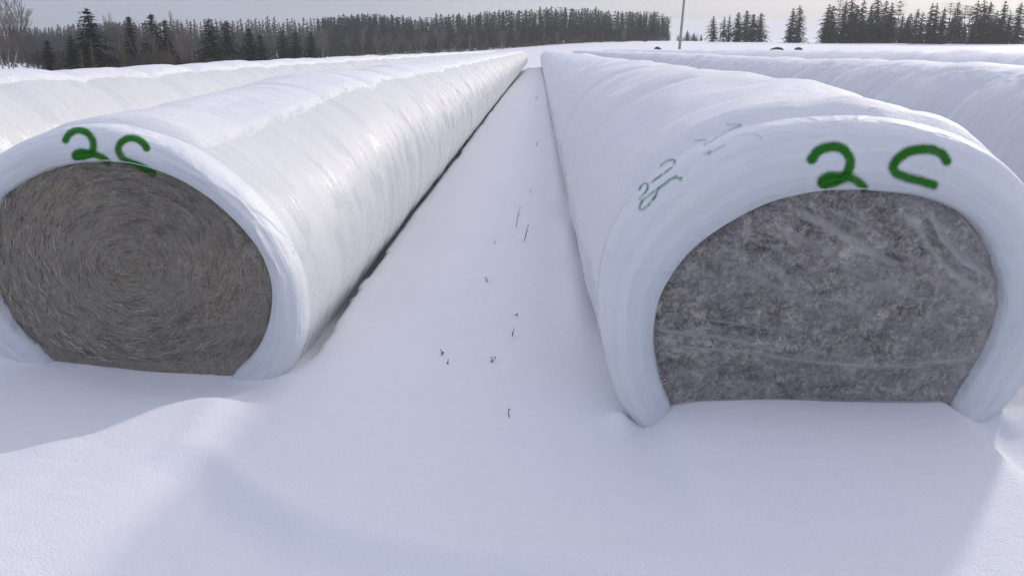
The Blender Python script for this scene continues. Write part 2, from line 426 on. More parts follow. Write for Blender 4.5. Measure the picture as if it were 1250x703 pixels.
    def build_face(s, hay):
        V, Fc, UV = [], [], []; K, NN = (90, NT * 4) if s.folds else (40, NT)
        mat, swirl, pal, ns, lens = hay
        for k in range(K + 1):
            q = k / K
            for i in range(NN):
                t = i / NN * 2 * PI; r = q * (np.interp(t, TH, s.rin, period=2 * PI) + .004)
                x, z = s.cx + r * math.cos(t), ZC + r * math.sin(t)
                V.append((x, s.Y0 + face_y(q, swirl, x, z), z)); UV.append((math.sin(t / 1.0) * 1.0 + math.cos(t * 2) * .6 + t * 0, r))
        for k in range(K):
            for i in range(NN):
                a, b = k * NN + i, k * NN + (i + 1) % NN
                Fc.append((a, a + NN, b + NN, b))
        s.faceV, s.faceF = V, Fc
        s.face = obj('bale_end', V, Fc, mat, s.root, uv=UV, origin=s.org)
        if not swirl and s.folds:
            V, Fc = [], []
            for k in range(K + 1):
                q = k / K
                for i in range(NN):
                    t = i / NN * 2 * PI; r = q * (np.interp(t, TH, s.rin, period=2 * PI) + .002); x, z = s.cx + r * math.cos(t), ZC + r * math.sin(t)
                    V.append((x, s.Y0 + film_y(q, x, z), z))
            for k in range(K):
                for i in range(NN):
                    a, b = k * NN + i, k * NN + (i + 1) % NN; Fc.append((a, a + NN, b + NN, b))
            obj('clear_film', V, Fc, M_film, s.root, origin=s.org)
        sv, sf, sc = straws(s.cx, ZC, s.Y0, s.rin, ns, s.seed, swirl, pal, lens)
        o = obj('loose_straw', sv, sf, M_straw, s.face, smooth=False, col=sc, origin=s.org); o['kind'] = 'stuff'
    def bvh(s):
        V, Fc = [], []
        for v, f in ((s.wrapV, s.wrapF), (s.rimV, s.rimF), (s.faceV, s.faceF), (s.capV, s.capF)):
            o = len(V); V = V + v; Fc = Fc + [tuple(i + o for i in x) for x in f]
        return BVHTree.FromPolygons(V, Fc)
def np_interp_r(s, t, sv):
    q = (t % (2 * PI)) / (2 * PI) * NT; i = int(q) % NT; f = q - int(q)
    return lerp(s.r_at(i, sv), s.r_at((i + 1) % NT, sv), f)
DEP = .17

PAL_L = [(.48, .42, .31), (.38, .34, .27), (.33, .30, .25), (.50, .45, .36), (.12, .10, .08), (.16, .14, .11), (.28, .25, .21)]
PAL_R = [(.48, .45, .42), (.38, .36, .34), (.16, .14, .12), (.09, .08, .07), (.58, .55, .48), (.50, .46, .40), (.34, .31, .28), (.30, .28, .28)]
HAY_L = (M_hayL, True, PAL_L, 2600, (.02, .08))
HAY_R = (M_hayR, False, PAL_R, 5200, (.006, .034))
CXL, CXR = -1.92, 1.15
rinR = radial(trace(IN_R, YR), CXR, ZC); routR = radial(trace(OUT_R, YR + DEP), CXR, ZC)
rinL = radial(trace(IN_L, YL), CXL, ZC); routL = radial(trace(OUT_L, YL + DEP), CXL, ZC)
gR = radial(generic(.89, 1.27, -.25, ZC), 0, ZC)
gL = radial(generic(.85, 1.25, -.25, ZC), 0, ZC)
rows = {}
RIM_R = [(fpx([(1040, 224), (1085, 225), (1130, 233), (1170, 252), (1205, 276)], YR), .007, .011), (fpx([(1062, 178), (1140, 222), (1205, 278), (1245, 330)], YR), .008, .008),
         (fpx([(1050, 205), (1110, 212), (1170, 236), (1225, 285)], YR), .012, .007), (fpx([(1240, 340), (1250, 400), (1225, 450), (1178, 506)], YR), .014, .020),
         (fpx([(755, 390), (765, 440), (785, 490)], YR), .010, .009), (fpx([(830, 260), (870, 225), (930, 200), (990, 195)], YR), .012, .007)]
RIM_L = [(fpx([(20, 205), (60, 189), (110, 184), (170, 190)], YL), .007, .007), (fpx([(200, 195), (260, 225), (310, 275), (345, 340), (352, 400)], YL), .009, .011),
         (fpx([(230, 200), (290, 245), (335, 300)], YL), .007, .008), (fpx([(335, 330), (345, 380), (338, 430)], YL), .010, .008)]
rows['L'] = Row('bale_row', CXL, YL, rinL, routL, gL, 11, 79, (57, 150, .10),
                'white plastic wrapped bale row whose round open end shows swirled brown straw under green 2S', HAY_L, capT=.020, folds=RIM_L, hump=.012)
rows['R'] = Row('bale_row', CXR, YR, rinR, routR, gR, 23, 80, (25, 186, .25),
                'white plastic wrapped bale row whose flat bottomed end shows grey wrinkled film under green 2S', HAY_R, capT=.035, folds=RIM_R, hump=.038)
gG = radial(generic(.87, 1.24, -.25, ZC), 0, ZC); rinG = gG * .80
rows['L2'] = Row('bale_row', -5.0, 3.0, rinG, gG * .985, gG, 31, 79, (62, 140, .10),
                 'snow topped bale row farthest left, beyond the row with the swirled straw end', HAY_L[:3] + (300, (.04, .16)), step_near=.09, hump=.022)
gG2 = radial(generic(.88, 1.31, -.25, ZC), 0, ZC); rinG2 = gG2 * .80
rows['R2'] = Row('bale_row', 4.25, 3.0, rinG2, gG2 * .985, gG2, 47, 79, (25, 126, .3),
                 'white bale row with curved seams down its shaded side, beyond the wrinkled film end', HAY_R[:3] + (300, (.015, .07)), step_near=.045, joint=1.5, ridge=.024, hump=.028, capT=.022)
gG3 = radial(generic(.9, 1.40, -.25, ZC), 0, ZC); rinG3 = gG3 * .80
rows['R3'] = Row('bale_row', 7.4, 3.0, rinG3, gG3 * .985, gG3, 59, 79, (25, 186, .3),
                 'farthest right snow covered bale row, only a low white crest beyond the seamed row', HAY_R[:3] + (200, (.015, .07)), step_near=.12)

# ------------------------------------------------------------------ spray paint
def dense(pts, step=1.0):
    P = catmull_open(pts); out = [P[0]]; acc = 0
    for i in range(1, len(P)):
        acc += np.hypot(*(P[i] - P[i - 1]))
        if acc >= step: out.append(P[i]); acc = 0
    return np.array(out)
def catmull_open(pts, n=24):
    p = [pts[0]] + list(pts) + [pts[-1]]; out = []
    for i in range(1, len(p) - 2):
        p0, p1, p2, p3 = (np.array(p[i + j - 1], float) for j in range(4))
        for t in np.linspace(0, 1, n, endpoint=False):
            out.append(.5 * ((2 * p1) + (-p0 + p2) * t + (2 * p0 - 5 * p1 + 4 * p2 - p3) * t * t + (-p0 + 3 * p1 - 3 * p2 + p3) * t ** 3))
    out.append(np.array(pts[-1], float)); return np.array(out)
LIFT = [0.003]
def paint(name, row, bvh, strokes, mat, label=None):
    soft = 1.0 if mat is M_paint else 1.0
    V, Fc, UV = [], [], []
    for pts, hw, dens in strokes:
        hw = hw * soft; c = dense(pts, max(.5, hw / 9)); n = len(c)
        tan = np.gradient(c, axis=0); tan /= np.linalg.norm(tan, axis=1)[:, None] + 1e-9
        st = max(.5, hw / 9); k = int(hw / st) + 1
        pre = [c[0] - tan[0] * st * j for j in range(k, 0, -1)]; post = [c[-1] + tan[-1] * st * j for j in range(1, k + 1)]
        full = list(pre) + list(c) + list(post); tt = [tan[0]] * k + list(tan) + [tan[-1]] * k
        over = [st * j / hw for j in range(k, 0, -1)] + [0] * n + [st * j / hw for j in range(1, k + 1)]
        A = 15; base = len(V); ok = []
        for q, (p, t, ov) in enumerate(zip(full, tt, over)):
            nrm = np.array([-t[1], t[0]])
            for a in range(A):
                u = a / (A - 1) * 2 - 1; x, y = p + nrm * u * hw; d = ray(x, y)
                hit, nn, _, _ = bvh.ray_cast(EYE, d)
                if hit is None: V.append((0, 0, -5)); ok.append(False)
                else:
                    if nn.dot(d) > 0: nn = -nn
                    V.append(tuple(hit - d * (LIFT[0] + 1.2e-6 * q))); ok.append(True)
                UV.append((math.hypot(u, ov), dens if not hasattr(dens, '__len__') else lerp(dens[0], dens[1], q / len(full))))
        for q in range(len(full) - 1):
            for a in range(A - 1):
                i = base + q * A + a; ids = (i, i + 1, i + 1 + A, i + A)
                if all(ok[x - base] for x in ids): Fc.append(ids)
        LIFT[0] += .0005
    o = obj(name, V, Fc, mat, row.root, uv=UV, origin=row.org)
    if label: o['label'] = label
def z1(pts, ox, oy, sc): return [(ox + x / sc, oy + y / sc) for x, y in pts]
bR = rows['R'].bvh(); bL = rows['L'].bvh()
zR = lambda p: z1(p, 960, 160, 5.208)
zL = lambda p: z1(p, 50, 140, 7.353)
zM = lambda p: z1(p, 740, 120, 4.686)
LIFT[0] = .0012
paint('painted_digit', rows['R'], bR, [
    (zR([(160, 180), (195, 135), (245, 108), (305, 100), (365, 120), (402, 175), (400, 235), (370, 290), (310, 325), (240, 345), (228, 315), (270, 290), (340, 290), (410, 300), (460, 328), (492, 362)]), 10.5, (1.25, .85)),
    (zR([(235, 330), (300, 312), (365, 300)]), 9, .8)], M_paint)
LIFT[0] = .0012
paint('painted_letter', rows['R'], bR, [
    (zR([(1018, 190), (990, 150), (930, 122), (850, 118), (770, 135), (705, 180), (680, 230), (700, 270), (760, 295), (840, 315), (940, 345)]), 10.5, (1.25, .9))], M_paint)
LIFT[0] = .0012
paint('painted_digit', rows['L'], bL, [
    (zL([(222, 230), (250, 180), (310, 145), (370, 145), (425, 175), (465, 240), (465, 310), (440, 355), (380, 380), (315, 385), (305, 355), (350, 335), (430, 345), (500, 365), (570, 400), (605, 440)]), 7.6, (1.2, .95)),
    (zL([(320, 380), (380, 370), (440, 360)]), 7, .9)], M_paint)
LIFT[0] = .0012
paint('painted_letter', rows['L'], bL, [
    (zL([(948, 300), (910, 250), (850, 215), (780, 215), (720, 250), (695, 300), (705, 350), (740, 400), (800, 430), (880, 460), (950, 495), (1010, 530)]), 7.6, (1.25, 1.0))], M_paint)
LIFT[0] = .0014
paint('faded_number', rows['R'], bR, [
    (zM([(312, 385), (350, 358), (390, 355), (385, 385), (350, 415), (300, 450), (255, 483)]), 3.0, (1.1, .9)),
    (zM([(190, 525), (205, 495), (235, 490), (232, 525), (190, 575)]), 3.0, 1.1),
    (zM([(430, 455), (375, 460), (320, 500), (250, 550), (205, 590), (190, 630), (215, 632), (250, 600), (280, 560), (300, 515)]), 3.2, 1.1),
    (zM([(400, 445), (425, 470)]), 3.2, 1.1)], M_faint, 'faded green number scrawled on the shaded flank')
LIFT[0] = .0014
paint('faded_number', rows['R'], bR, [
    (zM([(510, 245), (575, 240), (560, 270), (640, 220), (720, 175), (775, 155), (690, 150)]), 3.4, 1.0),
    (zM([(555, 320), (600, 300), (580, 320), (680, 265)]), 3.4, .8),
    (zM([(740, 215), (800, 205), (870, 215), (890, 235)]), 3.0, .6)], M_smudge, 'grey scribble almost hidden by the snow')

# ------------------------------------------------------------------ ground
RIDGE = [onZ(x, y, .09) for x, y in [(-160, 575), (0, 547), (100, 527), (190, 494), (235, 484), (285, 483)]]
RX = [p.x for p in RIDGE]; RY = [p.y for p in RIDGE]
STEP = [onZ(x, y, 0) for x, y in [(262, 560), (300, 592), (370, 632), (450, 655), (560, 672), (700, 682)]]
SX = [p.x for p in STEP]; SY = [p.y for p in STEP]
def far_z(x, y):
    u = x / max(y, 1)
    r = 1.9 * sstep(84, 118, y) + 1.7 * sstep(118, 215, y)
    l = -1.7 * sstep(20, 85, y) + 2.9 * sstep(170, 300, y)
    z = lerp(l, r, sstep(-.32, .16, u)) if y > 20 else 0.0
    z += lerp(20, 36, sstep(-.5, .15, u)) * sstep(380, 1050, y) * (1 + .15 * nz(x * .003, y * .002))
    z += .22 * nz(x * .05, y * .05, 4) * sstep(84, 120, y)
    if y < 0: z += 0
    return z
def ground_z(x, y):
    z = far_z(x, y)
    near = 1 - sstep(60, 140, math.hypot(x, y))
    if near <= 0: return z
    z += near * .017 * math.exp(-((x + .30) / .22) ** 2) * (nz(x * 6, y * 5, 12) + .6 * nz(x * 14, y * 12, 13)) * sstep(2.2, 3.2, y)
    z += near * (.022 * nz(x * .9, y * .55, 1) + .008 * nz(x * 2.3 + y * .8, y * 1.7, 2))
    # snow lane drawn away from the sunny side of the left row: a moat with a crisp edge
    if y > YL - .1 and y < 84:
        foot = CXL + .775; ed = foot + .045 * (1 - sstep(YL + .2, YL + 1.6, y)) + .030 * nz(y * .9, 5) + .014 * nz(y * 4.5, 8) + .006 * nz(y * 19, 8)
        k = sstep(YL + .0, YL + .55, y)
        w = lerp(.10, .014, k)
        if x < ed + .2 and x > CXL - .2: z += k * (-lerp(.10, .26, sstep(YL + .6, YL + 1.9, y)) * (1 - sstep(ed - w, ed, x)) + .025 * math.exp(-((x - ed - .05) / .09) ** 2))
        # drift against the shaded side of the right row
        z += .075 * math.exp(-((x - (CXR - .90)) / .10) ** 2) * (.5 + .9 * nz(y * .8, 3)) * sstep(YR + .4, YR + 1.5, y)
    # ridge of wind packed snow before the left row
    if y < 5 and x < RX[-1] + .5:
        yr = float(np.interp(x, RX, RY)); d = yr - y; win = 1 - sstep(RX[-1] - .10, RX[-1] + .16, x)
        hgt = .068 + .012 * nz(x * 5, 2)
        z += win * (hgt * math.exp(-d / .75) if d > 0 else (hgt + .035) * math.exp(-(d / .10) ** 2) - .035 * (1 - sstep(.15, .9, -d)) - 0)
    # soft step that curls across the foreground
    if y < 4 and SX[0] - .3 < x < SX[-1] + .6:
        ys = float(np.interp(x, SX, SY)); d = ys - y
        win = sstep(SX[0] - .25, SX[0] + .1, x) * (1 - sstep(SX[-1] - .2, SX[-1] + .6, x))
        z += win * .085 * (-sstep(-.03, .22, d) * math.exp(-max(0, d) / .8) + .25 * math.exp(-(d / .07) ** 2))
    # level slab of snow before the right opening, scoured out round its two feet
    if y < 4.5:
        a = sstep(CXR - .72, CXR - .56, x) * (1 - sstep(CXR + .50, CXR + .64, x))
        slab = .098 * a * sstep(YR - 1.0, YR - .10, y) * (1 - sstep(YR + .2, YR + .4, y))
        z += slab
        z -= .035 * math.exp(-((x - (CXR - .66)) ** 2 + (y - YR - .03) ** 2) / .02)
        z += .055 * math.exp(-((x - (CXR - .80)) / .055) ** 2 - ((y - YR - .02) / .07) ** 2)
        for qx, qy, qh, qr in ((.70, .10, .05, .06), (.80, .0, .06, .09), (1.0, .16, .10, .16), (.93, -.1, .04, .10), (.62, -.01, .03, .05)):
            z += qh * math.exp(-((x - CXR - qx) ** 2 + (y - YR - qy) ** 2) / qr ** 2) * (1 + .6 * nz(x * 9, y * 9, 6))
        z += .03 * sstep(CXR + .75, CXR + 1.1, x) * nz(x * 5, y * 5, 3)
        # before the left opening
        z -= .050 * math.exp(-((x - CXL - .36) / .52) ** 4 - ((y - YL) / .22) ** 2)
        z += .085 * math.exp(-((x - CXL + .86) / .22) ** 2 - ((y - YL - .1) / .25) ** 2)
    return z
def axis(a, b, fine0, fine1, st, grow):
    out = list(np.arange(fine0, fine1, st)); s = st; v = fine1
    while v < b: out.append(v); s *= grow; v += s
    out.append(b); s = st; v = fine0 - st
    while v > a: out.insert(0, v); s *= grow; v -= s
    out.insert(0, a); return out
xs = axis(-1150, 1150, -3.2, 2.9, .024, 1.075); ys = axis(-60, 1250, .7, 5.2, .026, 1.035)
V = [(x, y, ground_z(x, y)) for y in ys for x in xs]; nx = len(xs)
Fc = [(j * nx + i, j * nx + i + 1, (j + 1) * nx + i + 1, (j + 1) * nx + i) for j in range(len(ys) - 1) for i in range(nx - 1)]
tag(obj('ground', V, Fc, M_snow), 'white wind packed snow over the whole field', kind='structure')

# ------------------------------------------------------------------ trees
def tube(V, Fc, a, b, ra, rb, n=5):
    a, b = Vector(a), Vector(b); d = (b - a).normalized()
    u = d.cross(Vector((0, 0, 1)) if abs(d.z) < .9 else Vector((1, 0, 0))).normalized(); w = d.cross(u); o = len(V)
    for c, r in ((a, ra), (b, rb)):
        for i in range(n):
            t = 2 * PI * i / n; V.append(tuple(c + u * (r * math.cos(t)) + w * (r * math.sin(t))))
    for i in range(n): Fc.append((o + i, o + (i + 1) % n, o + n + (i + 1) % n, o + n + i))
def conifer(seed, h, r, whorls=26, per=6, fill=9, base=.06, droop=.28, gap=.0, shape=.85, leaf=.045):
    rnd = random.Random(seed); tv, tf = [], []
    bend = [(rnd.uniform(-.015, .015) * h, rnd.uniform(-.015, .015) * h) for _ in range(5)]; bend[0] = (0, 0)
    def axis_pt(t):
        q = t * 4; i = min(3, int(q)); f = q - i
        return Vector((lerp(bend[i][0], bend[i + 1][0], f), lerp(bend[i][1], bend[i + 1][1], f), t * h))
    for i in range(8):
        tube(tv, tf, axis_pt(i / 8) - Vector((0, 0, .6 if i == 0 else 0)), axis_pt((i + 1) / 8), .016 * h * (1 - i / 8.3), .016 * h * (1 - (i + 1) / 8.3), 6)
    cv, cf = [], []
    side = [rnd.uniform(.78, 1.15) for _ in range(8)]
    for k in range(whorls):
        t = base + (1 - base) * (k / whorls) ** .82 + rnd.uniform(-.01, .01)
        if rnd.random() < gap and t < .7: continue
        R0 = r * (1 - t) ** shape * rnd.uniform(.72, 1.12) * (1 if t > .2 else lerp(.65, 1, t / .2)) + .012 * h * (1 - t)
        n = max(4, int(per * (1 - .3 * t))); a0 = rnd.random() * 6.28
        for j in range(n):
            a = a0 + 6.28 * j / n + rnd.uniform(-.3, .3); L = R0 * rnd.uniform(.6, 1.12) * side[int(a / 6.283 * 8) % 8]
            d = Vector((math.cos(a), math.sin(a), 0)); p0 = axis_pt(min(1, max(.02, t + rnd.uniform(-.7, .7) / whorls))); dz = -droop * L * rnd.uniform(.6, 1.4) + .22 * L * (t ** 2)
            m = max(3, int(fill * (L / r) + 1.5))
            for q in range(m):
                f = (q + rnd.uniform(.3, 1)) / m; c = p0 + d * (L * f) + Vector((0, 0, dz * f * f - .04 * L * f + .1 * L * f * (1 - f)))
                s = leaf * h * rnd.uniform(.6, 1.2) * (1.05 - .45 * f) * (1 - .5 * t)
                e = d * rnd.uniform(.5, 1.3) + Vector((rnd.gauss(0, .55), rnd.gauss(0, .55), rnd.gauss(-.25, .3)))
                e.normalize(); w = e.cross(Vector((rnd.gauss(0, .5), rnd.gauss(0, .5), 1))).normalized(); o = len(cv)
                cv += [tuple(c - e * s * .6), tuple(c + w * s * .42 - Vector((0, 0, s * .25))), tuple(c + e * s * 1.25 - Vector((0, 0, s * .15))), tuple(c - w * s * .42 - Vector((0, 0, s * .25)))]
                cf += [(o, o + 1, o + 2), (o, o + 2, o + 3)]
    top = axis_pt(1); o = len(cv); s = .02 * h
    cv += [tuple(top + Vector((s * .4, 0, -s * 2))), tuple(top + Vector((-s * .3, s * .3, -s * 2))), tuple(top + Vector((0, -s * .4, -s * 2))), tuple(top + Vector((0, 0, s * 1.2)))]
    cf += [(o, o + 1, o + 3), (o + 1, o + 2, o + 3), (o + 2, o, o + 3)]
    return tv, tf, cv, cf
def bare(seed, h, stems=1, spread=.35, depth=5, up=.6, lean=0.0):
    rnd = random.Random(seed); tv, tf, cv, cf = [], [], [], []
    def grow(p, d, L, r, lev):
        n = 3 if lev < 2 else 2; q = p
        for i in range(n):
            d2 = (d + Vector((rnd.gauss(0, .10), rnd.gauss(0, .10), .05))).normalized(); e = q + d2 * (L / n)
            tube(*((tv, tf) if lev < 1 else (cv, cf)), q, e, r * (1 - .25 * i / n), r * (1 - .25 * (i + 1) / n), 5 if lev < 1 else 3)
            if lev < depth and (i > 0 or lev > 0):
                for _ in range(2 if lev < 3 else 3):
                    a = rnd.random() * 6.28; dd = (d2 * up + Vector((math.cos(a), math.sin(a), rnd.uniform(.1, .7))) * spread * 1.6).normalized()
                    grow(e, dd, L * rnd.uniform(.42, .66), max(.008, r * .48), lev + 1)
            q = e; d = d2
        if lev < depth: grow(q, d, L * .6, max(.008, r * .6), lev + 1)
    for s in range(stems):
        a = rnd.random() * 6.28; d = Vector((math.cos(a) * .16 * (stems > 1) + lean, math.sin(a) * .16 * (stems > 1), 1)).normalized()
        grow(Vector((math.cos(a) * .12 * (stems > 1), math.sin(a) * .12 * (stems > 1), -.5)), d, h * .5, .011 * h, 0)
    return tv, tf, cv, cf
PARTS = {}
def make_parts(key, geo, mt, mc):
    tv, tf, cv, cf = geo
    a = bpy.data.meshes.new('trunk'); a.from_pydata(tv, [], tf); a.materials.append(mt)
    b = bpy.data.meshes.new('crown'); b.from_pydata(cv, [], cf); b.materials.append(mc)
    c = bpy.data.meshes.new('tree'); o = len(tv); c.from_pydata(tv + cv, [], tf + [tuple(i + o for i in f) for f in cf]); c.materials.append(mt); c.materials.append(mc)
    c.polygons.foreach_set('material_index', [0] * len(tf) + [1] * len(cf))
    PARTS[key] = (a, b, c, geo)
for i in range(6): make_parts(('spruce', i), conifer(100 + i, 10, [2.4, 2.0, 2.6, 1.9, 2.3, 2.7][i], [27, 25, 30, 24, 28, 27][i], 6, 8, [.05, .10, .04, .16, .06, .08][i], .0, .6, .062), M_bark, M_needle)
for i in range(4): make_parts(('open', i), conifer(200 + i, 10, [2.9, 2.6, 3.1, 2.8][i], 27, 8, 16, .04, .34, .05, .58, .058), M_bark, M_needle)
for i in range(4): make_parts(('dark', i), conifer(300 + i, 10, [3.3, 2.9, 2.8, 3.5][i], 34, 9, 12, .03, .25, .0, .5, .06), M_bark, M_needle_dark)
for i in range(5): make_parts(('slim', i), conifer(400 + i, 10, [1.9, 1.7, 2.0, 1.9, 1.6][i], 28, 6, 8, [.25, .3, .1, .2, .15][i], .25, .04, .55, .06), M_bark, M_needle)
for i in range(3): make_parts(('larch', i), conifer(500 + i, 10, [2.8, 3.2, 2.6][i], 28, 6, 9, .06, .0, .05, .8, .03), M_greybark, M_larch)
for i in range(3): make_parts(('bare', i), bare(600 + i, 10, 1, .30, 4, .9), M_greybark, M_greybark)
for i in range(3): make_parts(('birch', i), bare(620 + i, 10, 3, .26, 4, 1.0), M_birch, M_greybark)
for i in range(3): make_parts(('brush', i), bare(640 + i, 10, 5, .42, 4, .7), M_greybark, M_brush)
SCALE_H = {}
for k, (a, b, c, g) in PARTS.items(): SCALE_H[k] = max(v[2] for v in g[2])
trees = [0]
def plant(kind, v, px, D, h, name, label, cat='tree', group=None, whole=False, wide=1.0, rz=None, dz=0.0, mat=None):
    x, y = fwd(px, D); a, b, c, g = PARTS[(kind, v)]; s = h / SCALE_H[(kind, v)]
    rz = random.random() * 6.28 if rz is None else rz
    if whole:
        o = bpy.data.objects.new(name, c); C.objects.link(o)
    else:
        o = bpy.data.objects.new(name, None); C.objects.link(o)
        for n, me in (('trunk', a), ('crown', b)):
            q = bpy.data.objects.new(n, me); C.objects.link(q); q.parent = o
    o.location = (x, y, ground_z(x, y) - .05 + dz); o.scale = (s * wide, s * wide, s); o.rotation_euler = (0, 0, rz)
    tag(o, label, cat, group); return o
def top_h(px, py, D):
    """height of a tree whose tip shows at photo row py, standing D metres off in column px"""
    x, y = fwd(px, D); d = ray(px, py); z = CAM_H + d.z / math.hypot(d.x, d.y) * D
    return z - ground_z(x, y)
rnd = random.Random(5)
# big dark spruces and neighbours at the left, in front of the wood
for px, tip, D, v, w, lab in [
        (111, 8, 92, 0, 1.0, 'tallest dark spruce standing alone above the brown scrub at the far left'),
        (190, 15, 105, 1, .95, 'dark spruce with a sharp tip right behind the pale leafless trunks'),
        (205, 22, 112, 2, .9, 'dark spruce leaning in behind the second sharp tipped spruce'),
        (258, 21, 112, 0, .95, 'dense dark spruce just right of the bare grey tree'),
        (279, 24, 116, 3, .85, 'broad dark spruce touching the dense spruce beside the bare grey tree'),
        (161, 17, 105, 2, .75, 'slim dark spruce between the brown larch and the sharp tipped spruce'),
        (306, 33, 118, 1, 1.05, 'low broad dark spruce in the middle of the spruces before the hill wood'),
        (319, 41, 120, 2, 1.0, 'shortest dark spruce on the slope before the hill wood'),
        (346, 36, 125, 0, .95, 'dark spruce with a blunt crown before the hill wood'),
        (362, 36, 128, 3, .9, 'round topped dark spruce where the dark group meets the hill wood'),
        (381, 38, 128, 1, .9, 'dark spruce at the thin end of the dark group'),
        (58, 47, 95, 2, .9, 'small dark green spruce half hidden in the brush beside the birches'),
        (88, 42, 98, 1, .95, 'bluish young spruce left of the tallest dark spruce')]:
    plant('dark', v, px, D, top_h(px, tip, D), 'dark_spruce', lab, group='dark spruces before the wood', wide=w * 1.35)
for px, tip, D, v, w, lab in [
        (112, 45, 86, 0, 1.15, 'brown leafless larch in front of the tallest dark spruce'),
        (97, 58, 84, 1, 1.2, 'low rust brown larch left of the tallest dark spruce'),
        (150, 43, 90, 2, 1.1, 'olive brown larch between the tallest spruce and the pale trunks'),
        (206, 44, 96, 0, 1.0, 'yellowish small larch under the leaning dark spruce'),
        (131, 20, 108, 2, .85, 'tall thin brown larch right behind the tallest dark spruce')]:
    plant('larch', v, px, D, top_h(px, tip, D), 'larch', lab, group='brown larches before the wood', wide=w)
for px, tip, D, v, w, lab in [
        (222, 12, 104, 0, 1.0, 'bare grey tree with a wide airy crown among the dark spruces'),
        (143, 14, 110, 1, .9, 'bare thin tree rising behind the olive brown larch'),
        (234, 40, 100, 2, 1.0, 'small bare tree at the foot of the airy grey one'),
        (170, 22, 100, 1, .7, 'pale leafless trunk before the sharp tipped dark spruce'),
        (186, 30, 100, 0, .7, 'second pale leafless trunk before the sharp tipped dark spruce')]:
    plant('bare', v, px, D, top_h(px, tip, D), 'bare_tree', lab, group='leafless trees before the wood', wide=w)
plant('birch', 0, 5, 66, top_h(5, -14, 66), 'birch_tree', 'many stemmed pale birch at the very edge of the view by the snow patch', group='birches', wide=.9)
plant('birch', 1, -12, 70, top_h(-12, -30, 70), 'birch_tree', 'taller pale birch cut off by the edge of the view', group='birches', wide=.8)
for i in range(44):
    px = 40 + i * 5.5 + rnd.uniform(-4, 4)
    plant('brush', i % 3, px, rnd.uniform(86, 128), rnd.uniform(1.6, 3.4), 'bare_shrub', 'brown leafless shrub in the scrub below the dark spruces', 'shrub', 'brown leafless shrubs')
for px, tip, D, v, w in [(482, 38, 150, 0, 1.1), (500, 46, 148, 1, 1.0), (512, 35, 170, 2, .8), (615, 35, 185, 0, .9), (574, 40, 190, 1, .8)]:
    plant('birch', v, px, D, top_h(px, tip, D), 'birch_tree', {482: 'pale spreading birch against the dark wood, leftmost of the cluster of three', 500: 'shortest pale birch of the cluster of three against the dark wood',
          512: 'slender pale birch of the cluster of three against the dark wood', 615: 'pale forked birch against the dark wood above the end of the swirled row', 574: 'thin pale birch between the cluster and the forked birch'}[px], group='birches', wide=w)
for i in range(16):
    px = 395 + i * 24 + rnd.uniform(-8, 8); D = rnd.uniform(186, 198)
    plant('bare' if i % 3 else 'birch', i % 3, px, D, top_h(px, rnd.uniform(28, 42), D), 'bare_tree', 'thin leafless tree at the foot of the long dark wood', group='leafless trees at the foot of the long wood', wide=.9)
# front edge of the long wood
def wood_top(px):
    return float(np.interp(px, [-40, 60, 140, 300, 400, 440, 500, 512, 540, 600, 640, 700, 740, 800, 830, 860], [30, 32, 24, 21, 20, 15, 19, 22, 16, 12, 9, 7, 11, 12, 22, 38]))
n_wood = 0
for rank, (D0, sp, tall) in enumerate([(205, 8.2, 5), (214, 8.0, 2), (224, 8.0, 0)]):
    px = 395 + rank * 2.5 if rank else 470
    while px < 815:
        D = D0 + rnd.uniform(-3, 3) + (8 if px < 480 else 0); tip = wood_top(px) + tall + rnd.choice([0, 1, 3, 5, 8, 12]) * .9
        if rnd.random() < .12: tip -= 3
        h = top_h(px, tip, D)
        k = 'slim' if rnd.random() < .6 else 'spruce'
        plant(k, rnd.randrange(5), px, D, h, 'wood_spruce', ['dark spruce in the front rank of the long wood beyond the rows', 'dark spruce in the second rank of the long wood beyond the rows', 'dark spruce showing only its tip behind the front ranks of the long wood'][rank],
              group=['front rank of the long wood', 'second rank of the long wood', 'rear rank of the long wood'][rank], wide=rnd.uniform(.95, 1.25))
        px += sp * rnd.uniform(.55, 1.35)
# gap and small trees near the pole
for px, tip, D, v, lab in [(807, 16, 205, 2, 'lone spruce standing just left of the utility pole'), (815, 20, 206, 4, 'slim spruce close beside the utility pole on its left'),
                       (788, 13, 200, 0, 'narrow spruce above the dark stump near the pole'), (798, 15, 206, 1, 'dense narrow spruce between the stump and the pole'),
                       (838, 37, 203, 0, 'low bushy spruce just right of the utility pole'), (846, 40, 204, 3, 'second low spruce right of the utility pole'),
                       (855, 42, 206, 2, 'lowest spruce between the pole and the thick clump')]:
    plant('spruce' if px < 830 else 'dark', v if px < 830 else v % 4, px, D, top_h(px, tip, D), 'spruce_tree', lab, group='spruces by the pole', wide=.9 if px < 830 else 1.3)
